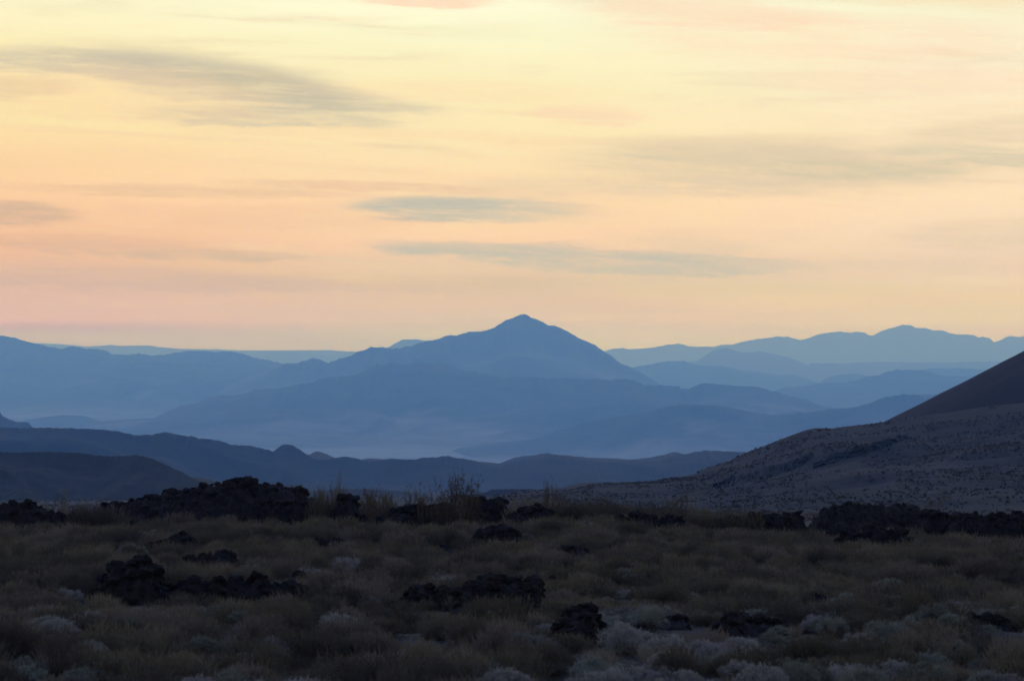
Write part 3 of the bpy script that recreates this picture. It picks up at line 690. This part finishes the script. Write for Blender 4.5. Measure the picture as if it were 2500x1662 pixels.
outcrop('lone low black rock among olive brush right of centre', P6((-10,600),(20,570),(70,572),(125,592)), 1372, 8, seed=30, size=(9, 20))
outcrop('small hunched black rock in the middle of the right plain', P6((310,640),(350,620),(380,632),(405,660)), 1394, 6, seed=31, size=(10, 20))
outcrop('long dark lava ledge behind the green sagebrush at lower right', P6((280,985),(360,965),(440,968),(520,990),(620,1010),(720,1018),(820,1020),(910,1055)), 1545, 60, seed=32, size=(12, 30))
outcrop('dark rock slab behind pale sagebrush near the right edge', P6((1920,1000),(2000,975),(2100,968),(2200,985),(2285,1020)), 1530, 30, seed=33, size=(12, 28))
outcrop('dark rocks among sagebrush low at the right', P6((1740,1160),(1820,1140),(1900,1145),(1960,1165)), 1590, 14, seed=34, size=(12, 28))

outcrop('long low broken lava lip on the skyline between twin peaked rock and ragged ridge', P5((230,300),(300,275),(380,285),(460,270),(520,290)), 1262, 26, seed=40, dist=149, size=(8, 18), jag=3)
outcrop('low broken lava lip right of the rounded knoll, under the brush', P5((1190,260),(1300,300),(1420,305),(1560,325),(1700,335),(1880,330)), 1280, 50, seed=41, dist=146, size=(8, 20), jag=3)
outcrop('faint lava lip joining the jagged heap to the right skyline', P6((40,300),(150,330),(320,315),(500,300),(660,290),(860,275)), 1275, 50, seed=42, dist=146, size=(8, 18), jag=3)
outcrop('half buried dark rocks on the left plain below the far left ledge', P4((40,680),(120,655),(190,650),(260,690)), 1412, 16, seed=43, size=(10, 22))
outcrop('half buried rocks left of the long chain, near the left edge', P4((-60,700),(0,680),(60,690),(130,720)), 1425, 14, seed=44, size=(10, 22))
outcrop('scattered low rocks in the scrub left of the central ridge', P5((0,830),(60,800),(140,805),(200,840)), 1462, 14, seed=45, size=(10, 22))
outcrop('low rock scatter right of the lone rock on the right plain', P6((900,850),(960,830),(1060,850),(1140,880)), 1478, 16, seed=46, size=(10, 20))
outcrop('low dark rocks in the brush just right of the picture centre', P5((1500,520),(1600,500),(1700,520),(1800,555)), 1362, 20, seed=47, size=(8, 18))

outcrop('low lava lip on the right skyline just left of the smooth mound', P6((440,310),(560,285),(680,292),(800,282),(930,262)), 1268, 60, seed=50, dist=147, size=(9, 20), jag=3)
outcrop('low lava lip between the smooth mound and the rim at the right edge', P6((1640,262),(1720,262),(1830,278),(1960,290)), 1270, 40, seed=51, dist=146, size=(9, 20), jag=3)
outcrop('broken lava band under the peaked heap, right of centre', P5((1440,330),(1560,350),(1660,365),(1800,372),(1900,360)), 1300, 50, seed=52, dist=141, size=(9, 20), jag=3)
outcrop('broken lava band under the ragged ridge, centre left', P5((180,330),(260,310),(360,320),(470,318),(560,300)), 1284, 44, seed=53, dist=140, size=(9, 22), jag=3)
outcrop('low lava band trailing right from the foot of the big left mound', P4((1750,200),(1900,190),(2050,215),(2200,232),(2340,240)), 1262, 50, seed=54, dist=146, size=(9, 22), jag=3)
outcrop('low lava band trailing left from the foot of the big left mound', P4((180,290),(300,275),(420,282),(560,272),(660,262)), 1272, 40, seed=55, dist=146, size=(8, 18), jag=2.5)

# ------------------------------------------------------------------ plants that can be told apart
def at(px, py, lo=45.0):
    return ray_hit(px, py, lo)
def named(kd, px, foot, w_px, h_px, label, dist=None):
    if dist is None: x, d = at(px, foot)
    else:                                             # on the skyline the foot is hidden: reach from the ground up to the top
        d = dist; x = (px - 1250) / 9850 * d
        h_px = 870 - float(ground_z(x, d)) / d * 9850 - (foot - h_px)
    k = d / 9850
    hh = {'olive': .60, 'sage': .55, 'sagegreen': .55, 'straw': .55, 'creosote': 1.35}[kd]
    ww = {'olive': 1.1, 'sage': 1.05, 'sagegreen': 1.05, 'straw': .6, 'creosote': .9}[kd]
    return plant(kd, x, d, w_px * k / ww, h_px * k / hh, label)
named('creosote', 1108, 1235, 82, 82, 'tall wispy bush with bare twigs, highest plant on the skyline', 139)
named('creosote', 1092, 1235, 70, 66, 'leafy bush crowding the left side of the tall wispy bush', 140)
named('creosote', 1128, 1235, 74, 70, 'leafy bush crowding the right side of the tall wispy bush', 138.5)
named('creosote', 1150, 1235, 60, 55, 'lower right neighbour of the tall wispy skyline bush', 141)
named('creosote', 1040, 1236, 60, 58, 'spindly bush just left of the tall wispy skyline bush', 142)
named('creosote', 1010, 1236, 50, 60, 'thin upright twiggy bush left of the spindly skyline bush', 144)
named('creosote', 912, 1232, 62, 52, 'rounded twiggy bush between two black rocks on the skyline', 139)
named('creosote', 823, 1208, 36, 48, 'sparse sprig standing on the skyline left of the twin peaked rock', 150)
named('creosote', 843, 1208, 26, 34, 'short sprig beside the sparse skyline sprig', 151)
named('creosote', 805, 1206, 26, 30, 'leftmost short sprig by the big mound on the skyline', 151)
named('creosote', 1336, 1215, 26, 52, 'single thin stalk rising from olive brush on the skyline', 150)
named('creosote', 1360, 1215, 34, 34, 'dark short twiggy sprig right of the thin stalk', 150)
named('creosote', 2280, 1240, 60, 44, 'faint twiggy bush behind the smooth right mound', 150)
named('creosote', 1668, 1240, 40, 52, 'faint tall bush against the shrubby hillside right of centre', 150)
named('creosote', 158, 1238, 30, 40, 'thin faint bush on the far left skyline', 160)
OB = [(1300, 1252, 150, 46, 'wide rounded olive bush on the skyline beside the thin stalk'), (1370, 1262, 130, 50, 'olive bush hanging over the peaked lava heap'),
      (1440, 1266, 150, 50, 'largest rounded olive bush on the central skyline'), (1500, 1268, 90, 40, 'small olive bush at the right end of the central brush line'),
      (1600, 1258, 150, 36, 'flat olive bush before the shrubby hillside'), (1720, 1262, 160, 40, 'broad olive bush on the right skyline before the hill'),
      (1800, 1262, 120, 30, 'low olive bush left of the smooth right mound'), (790, 1216, 110, 34, 'olive bush joining the big mound on its right'),
      (850, 1240, 90, 34, 'olive bush under the twin peaked rock'), (935, 1238, 110, 44, 'dense dark bush at the foot of the rounded twiggy bush'),
      (2000, 1290, 90, 34, 'olive bush in front of the smooth right mound'), (230, 1240, 160, 26, 'flat olive bush line on the left skyline')]
for px, ft, w, h, lb in OB: named('olive', px, ft, w, h, lb, 145 if ft < 1275 else None)
SB = [('sage', 225, 1613, 95, 52, 'wide blue grey sagebrush at lower left, left half of a pair'), ('sage', 283, 1600, 80, 50, 'blue grey sagebrush at lower left, right half of a pair'),
      ('sage', 663, 1618, 90, 64, 'round dark blue sagebrush lower left of centre'), ('sage', 572, 1592, 34, 26, 'tiny pale sagebrush left of the round blue one'),
      ('sage', 650, 1360, 58, 34, 'pale lilac sagebrush above the block chain'), ('sage', 690, 1378, 52, 24, 'low pale sagebrush right of the lilac one'),
      ('sage', 521, 1422, 44, 34, 'pale sagebrush standing behind the black block chain'), ('sage', 868, 1568, 62, 40, 'pale lilac sagebrush left below the central ridge'),
      ('sage', 915, 1560, 58, 38, 'brightest lilac sagebrush below the central ridge'), ('sage', 1040, 1600, 50, 30, 'dull lilac sagebrush below the bright lilac one'),
      ('sage', 1320, 1622, 80, 34, 'flat blue sagebrush low in the middle of the picture'), ('sage', 1445, 1650, 70, 34, 'blue grey sagebrush at the bottom edge right of the middle'),
      ('sagegreen', 2032, 1560, 92, 56, 'dome of green sagebrush right of the dark ledge'), ('sagegreen', 2132, 1562, 96, 46, 'wide green sagebrush between two domes'),
      ('sagegreen', 2218, 1570, 90, 66, 'tallest green sagebrush dome at lower right'), ('sagegreen', 2068, 1592, 62, 36, 'small green sagebrush in front of the dome'),
      ('sage', 1975, 1532, 40, 18, 'small pale tuft of sagebrush at the ledge end'), ('sage', 1935, 1606, 96, 48, 'pale grey sagebrush below the long ledge'),
      ('sage', 2010, 1600, 56, 40, 'pale grey sagebrush right of its larger twin'), ('sage', 2075, 1640, 84, 44, 'grey sagebrush in front of the small green one'),
      ('straw', 2010, 1662, 150, 50, 'bright straw coloured tuft at the bottom edge, lower right'), ('sage', 2215, 1622, 64, 34, 'blue lilac sagebrush below the tallest green dome'),
      ('sage', 2410, 1500, 42, 22, 'pale white sagebrush behind the slab near the right edge'), ('sage', 2490, 1518, 46, 24, 'pale sagebrush cut by the right edge'),
      ('sagegreen', 2330, 1600, 90, 44, 'green sagebrush right of the tallest dome'), ('sagegreen', 2410, 1560, 90, 40, 'green sagebrush under the slab near the right edge'),
      ('sagegreen', 1740, 1600, 80, 40, 'green grey sagebrush left of the pale ones at lower right'), ('sage', 1845, 1618, 60, 40, 'pale round sagebrush beside the green grey one'),
      ('sage', 1520, 1500, 70, 30, 'grey green sagebrush right of the hollow rim'), ('sagegreen', 1480, 1490, 56, 34, 'rounded green sagebrush behind the hollow rim'),
      ('sage', 312, 1276, 40, 16, 'pale tuft directly under the big black mound, left one'), ('sage', 446, 1270, 26, 14, 'pale tuft under the big black mound, middle one'),
      ('sage', 474, 1272, 26, 12, 'pale tuft under the big black mound, right one'), ('sage', 2345, 1302, 22, 18, 'pale tuft between rocks near the right edge'),
      ('straw', 410, 1412, 70, 22, 'pale straw tuft right of the tall black pile'), ('straw', 460, 1416, 60, 20, 'pale straw tuft before the pale sagebrush'),
      ('straw', 1385, 1505, 70, 52, 'tall pale grass in the lava hollow right of the central ridge'), ('straw', 1360, 1500, 50, 40, 'grey grass on the left lip of the lava hollow'),
      ('straw', 1060, 1405, 80, 34, 'pale grass tuft behind the central black ridge'), ('straw', 860, 1440, 100, 34, 'wide straw tuft left of the central black ridge'),
      ('straw', 1750, 1330, 60, 24, 'pale dry tuft on the plain left of the ragged rock chain'), ('straw', 2130, 1275, 30, 20, 'small pale tuft below the smooth right mound')]
for kd, px, ft, w, h, lb in SB: named(kd, px, ft, w, h, lb)

# ------------------------------------------------------------------ the rest of the scrub
rg = np.random.RandomState(4)
def scatter(n, y0, y1, margin=11.0):
    y = np.sqrt(rg.uniform(y0 ** 2, y1 ** 2, n)); x = rg.uniform(-1, 1, n) * (y * .127 + margin); return x, y
x, y = scatter(12000, 40, 162)
keep = ~((y > 151) & (x > 5.5)) ; x, y = x[keep], y[keep]
keep = np.ones(len(x), bool)
for zx0, zx1, zd, dp, clear in ZONES:                        # leave the lava bare, with only a few plants before it
    on = (x > zx0 - .2) & (x < zx1 + .2) & (y > zd - dp * 1.15 - .6) & (y < zd + dp * .5)
    front = (x > zx0) & (x < zx1) & (y > zd - dp - 6.0) & (y <= zd - dp)
    keep &= ~(on & (rg.rand(len(x)) < .84)) & ~(front & (rg.rand(len(x)) < clear))
x, y = x[keep], y[keep]
patch = fbm(x / 5.5, y / 9, 3, 71); patch2 = fbm(x / 3 + 40, y / 6, 3, 72)
pyp = 870 - ground_z(x, y) / y * 9850; pxp = x / y * 9850 + 1250
low = sstep(pyp, 1440, 1620)
prob_s = np.clip(low * (.20 + .75 * patch + .34 * sstep(pxp, 1700, 2000)), 0, .9) + .03 + .12 * (patch2 > .45)
prob_g = np.clip(.22 + .5 * patch2, .04, .7) * (.5 + .5 * low)
u = rg.rand(len(x))
kinds = np.where(u < prob_s, np.where(rg.rand(len(x)) < .4 + .3 * sstep(pxp, 1700, 2200), 'sagegreen', 'sage'), np.where(u < prob_s + prob_g, 'straw', np.where(rg.rand(len(x)) < .16 + .5 * sstep(-patch, .15, .6), 'dark', 'olive')))
size = np.where(kinds == 'olive', rg.uniform(.55, 1.25, len(x)), np.where(kinds == 'straw', rg.uniform(.5, 1.05, len(x)), rg.uniform(.45, 1.0, len(x))))
inview = (np.abs(x) < y * .127 + .3) & (pyp < 1690)
GLAB = {'dark': ('low dark half bare twiggy shrub in the scrub of the lava plain', 'dark twiggy shrubs of the lava plain'),
        'olive': ('wiry olive brown shrub in the dense scrub of the lava plain', 'olive shrubs of the lava plain'),
        'sage': ('pale grey sagebrush cushion among the scrub of the lava plain', 'pale sagebrush of the lava plain'),
        'sagegreen': ('grey green sagebrush cushion among the scrub of the lava plain', 'green sagebrush of the lava plain'),
        'straw': ('straw coloured bunch grass among the scrub of the lava plain', 'grass tufts of the lava plain')}
rest = {}
for kd in ('olive', 'dark', 'sage', 'sagegreen', 'straw'):
    idx = np.nonzero(kinds == kd)[0]
    key = np.where(inview[idx], size[idx] / y[idx], 0); order = idx[np.argsort(-key)]
    nind = {'dark': 120, 'olive': 280, 'sage': 120, 'sagegreen': 120, 'straw': 150}[kd]
    for i in order[:nind]:
        plant(kd, float(x[i]), float(y[i]), float(size[i]), float(size[i] * rg.uniform(.75, 1.05)), *GLAB[kd])
    r_ = order[nind:]; rest[kd] = (x[r_], y[r_], ground_z(x[r_], y[r_]) - .03, size[r_])

def instancer(name, meshes, xs_, ys_, zs_, sz, label_mat):
    me = D.meshes.new(name); n = len(xs_)
    me.vertices.add(n); me.vertices.foreach_set('co', np.stack([xs_, ys_, zs_], -1).astype(np.float32).ravel())
    at_ = me.attributes.new('size', 'FLOAT', 'POINT'); at_.data.foreach_set('value', np.asarray(sz, np.float32))
    ar = me.attributes.new('turn', 'FLOAT_VECTOR', 'POINT')
    rot = np.zeros((n, 3), np.float32); rot[:, 2] = rg.rand(n) * 6.28; rot[:, 0] = rg.uniform(-.1, .1, n)
    ar.data.foreach_set('vector', rot.ravel())
    o = D.objects.new(name, me); COL.objects.link(o)
    ng = D.node_groups.new(name, 'GeometryNodeTree')
    ng.interface.new_socket('Geometry', in_out='INPUT', socket_type='NodeSocketGeometry')
    ng.interface.new_socket('Geometry', in_out='OUTPUT', socket_type='NodeSocketGeometry')
    N = ng.nodes; L = ng.links
    gi = N.new('NodeGroupInput'); go = N.new('NodeGroupOutput')
    jn = N.new('GeometryNodeJoinGeometry')
    for m in meshes:
        src = D.objects.new(name + '_plant', m)
        oi = N.new('GeometryNodeObjectInfo'); oi.inputs['Object'].default_value = src; oi.inputs['As Instance'].default_value = True
        L.new(oi.outputs['Geometry'], jn.inputs[0])
    ip = N.new('GeometryNodeInstanceOnPoints'); ip.inputs['Pick Instance'].default_value = True
    a1 = N.new('GeometryNodeInputNamedAttribute'); a1.data_type = 'FLOAT'; a1.inputs[0].default_value = 'size'
    a2_ = N.new('GeometryNodeInputNamedAttribute'); a2_.data_type = 'FLOAT_VECTOR'; a2_.inputs[0].default_value = 'turn'
    e2r = N.new('FunctionNodeEulerToRotation')
    ri = N.new('FunctionNodeRandomValue'); ri.data_type = 'INT'
    for s_ in ri.inputs:
        if s_.type == 'INT' and s_.name == 'Max': s_.default_value = len(meshes) - 1
        if s_.type == 'INT' and s_.name == 'Min': s_.default_value = 0
    mtp = N.new('GeometryNodeMeshToPoints')
    L.new(gi.outputs[0], mtp.inputs[0]); L.new(mtp.outputs[0], ip.inputs['Points']); L.new(jn.outputs[0], ip.inputs['Instance'])
    L.new(a1.outputs['Attribute'], ip.inputs['Scale']); L.new(a2_.outputs['Attribute'], e2r.inputs[0]); L.new(e2r.outputs[0], ip.inputs['Rotation'])
    L.new([s_ for s_ in ri.outputs if s_.type == 'INT'][0], ip.inputs['Instance Index'])
    L.new(ip.outputs[0], go.inputs[0])
    md = o.modifiers.new('scatter', 'NODES'); md.node_group = ng
    tag(o, kind='stuff')
    return o
for kd, nm in (('olive', 'olive_scrub'), ('dark', 'dark_scrub'), ('sage', 'pale_sage_scrub'), ('sagegreen', 'green_sage_scrub'), ('straw', 'dry_grass')):
    instancer(nm, WHOLE[kd], *rest[kd], None)

# the same scrub thinner on the slopes beyond the edge of the lava plain, and on the hillside
def tuft(seed, mt, n=26):
    rng = random.Random(seed); V, F = [], []
    for _ in range(n):
        a = rng.random() * 6.28; q = .45 * math.sqrt(rng.random()); h = .75 * math.sqrt(max(.05, 1 - (q / .5) ** 2)) * rng.uniform(.3, 1)
        leaf(V, F, (q * math.cos(a), q * math.sin(a), h - .15), dirn(a, rng.uniform(.3, 1.4)), rng.uniform(.2, .4), rng.uniform(.09, .17), rng)
        leaf(V, F, (q * math.cos(a) * .8, q * math.sin(a) * .8, h * .6 - .15), dirn(a + 1, rng.uniform(.2, 1.4)), rng.uniform(.2, .4), rng.uniform(.09, .17), rng)
    return mesh_from('far_shrub', V, F, [mt])
m_fs = leaf_mat('hillside_scrub', (0.058, 0.044, 0.033), (0.125, 0.095, 0.074), hue=(0.24, 0.19, 0.15))
m_fd = leaf_mat('dark_hillside_scrub', (0.040, 0.030, 0.023), (0.075, 0.056, 0.044))
n = 34000
uu = rg.uniform(1200, 2900, n); vv = rg.uniform(0, 1, n) ** .9
hx, hy, hz_ = apron_xyz(uu, vv)
hpx = hx / hy * 9850 + 1250; hpy = 870 - hz_ / hy * 9850
dark = ((np.abs(hpy - (1178 - (hpx - 1780) * .30)) < 16) & (hpx > 1760) & (hpx < 2010)) | ((np.abs(hpy - (1135 - (hpx - 2000) * .30)) < 11) & (hpx > 1990) & (hpx < 2210))
keep = ~dark & (fbm(hx / 26, hy / 50, 4, 81) + .5 * fbm(hx / 6, hy / 12, 3, 82) > rg.uniform(-.35, .55, n))
hx, hy, hz_, dk = hx[keep], hy[keep], hz_[keep], rg.rand(keep.sum()) < .45
sz = rg.uniform(.22, .5, len(hx)) * (1 + .7 * (rg.rand(len(hx)) > .93))
instancer('hillside_scrub', [tuft(i, m_fs) for i in range(4)], hx[~dk], hy[~dk], hz_[~dk], sz[~dk], None)
instancer('dark_hillside_scrub', [tuft(i + 9, m_fd) for i in range(4)], hx[dk], hy[dk], hz_[dk], sz[dk] * 1.1, None)
n = 9000
yy = 185 * np.power(2300 / 185, rg.rand(n)); xx = rg.uniform(-1, 1, n) * (yy * .14 + 5)
keep = ~((yy > AD0) & (xx / yy * 9850 + 1250 > 1150)); xx, yy = xx[keep], yy[keep]
instancer('slope_scrub', [tuft(i + 30, m_olive) for i in range(4)], xx, yy, ground_z(xx, yy), rg.uniform(.4, .9, len(xx)) * (1 + yy / 2500), None)

# black lava showing through the hillside as two streaks
def flow(label, pts, w):
    P = np.array(pts, float); uq = np.linspace(0, 1, 90); q = np.linspace(-1, 1, 12)
    pxq = np.interp(uq, np.linspace(0, 1, len(P)), P[:, 0]); pyq = np.interp(uq, np.linspace(0, 1, len(P)), P[:, 1])
    Uc = np.arange(1200, 2750, 4.0); Vc = np.linspace(0, 1, 200); UU, VV = np.meshgrid(Uc, Vc)
    sx_, sy_, sz_ = apron_xyz(UU, VV); spx = sx_ / sy_ * 9850 + 1250; spy = 870 - sz_ / sy_ * 9850
    out = np.zeros((12, 90, 3))
    for j in range(90):
        ww = w * math.sin(math.pi * (.03 + .94 * uq[j])) ** .6 * (1 + .4 * float(fbm(np.array([uq[j] * 9]), np.array([w]), 3, 88)[0]))
        for i in range(12):
            k = np.argmin((spx - pxq[j]) ** 2 + (spy - (pyq[j] - q[i] * ww)) ** 2)
            out[i, j] = (sx_.flat[k], sy_.flat[k], sz_.flat[k])
    ed = (1 - q[:, None] ** 2)
    zz = out[..., 2] - .3 + ed * (1.3 + .8 * fbm(out[..., 0] / 2.5, out[..., 1] / 2.5, 4, 91))
    o = grid_object('lava_flow', out[..., 0], out[..., 1], zz, m_lf, smooth=False)
    tag(o, label, 'lava flow')
m_lf, t, b = new_mat('old_lava'); b.inputs['Base Color'].default_value = (0.008, 0.0055, 0.005, 1)
flow('dark lava streak slanting up the shrubby hillside, lower left one', [(1740, 1190), (1840, 1165), (1930, 1140), (1985, 1112)], 13)
flow('dark lava streak slanting up the shrubby hillside, upper right one', [(1985, 1142), (2070, 1110), (2150, 1090), (2215, 1068)], 9)
# ------------------------------------------------------------------ haze
bm = bmesh.new(); bmesh.ops.create_cube(bm, size=1.0)
me = D.meshes.new('haze'); bm.to_mesh(me); bm.free()
hz = D.objects.new('haze', me); COL.objects.link(hz)
zlo, zhi = -365.0, HAZE_TOP
hz.location = (0, (HY0 + HY1) / 2, (zlo + zhi) / 2); hz.scale = (2 * HX, HY1 - HY0, zhi - zlo)
mh = D.materials.new('haze'); mh.use_nodes = True; t = mh.node_tree; t.nodes.clear()
pv = t.nodes.new('ShaderNodeVolumePrincipled'); out = t.nodes.new('ShaderNodeOutputMaterial')
pv.inputs['Color'].default_value = (*HAZE_COLOR, 1); pv.inputs['Absorption Color'].default_value = (1, 1, 1, 1)
pv.inputs['Density'].default_value = HAZE_DENSITY; pv.inputs['Anisotropy'].default_value = 0.72
pv.inputs['Density Attribute'].default_value = ''
t.links.new(pv.outputs[0], out.inputs['Volume']); me.materials.append(mh)
tag(hz, kind='stuff')
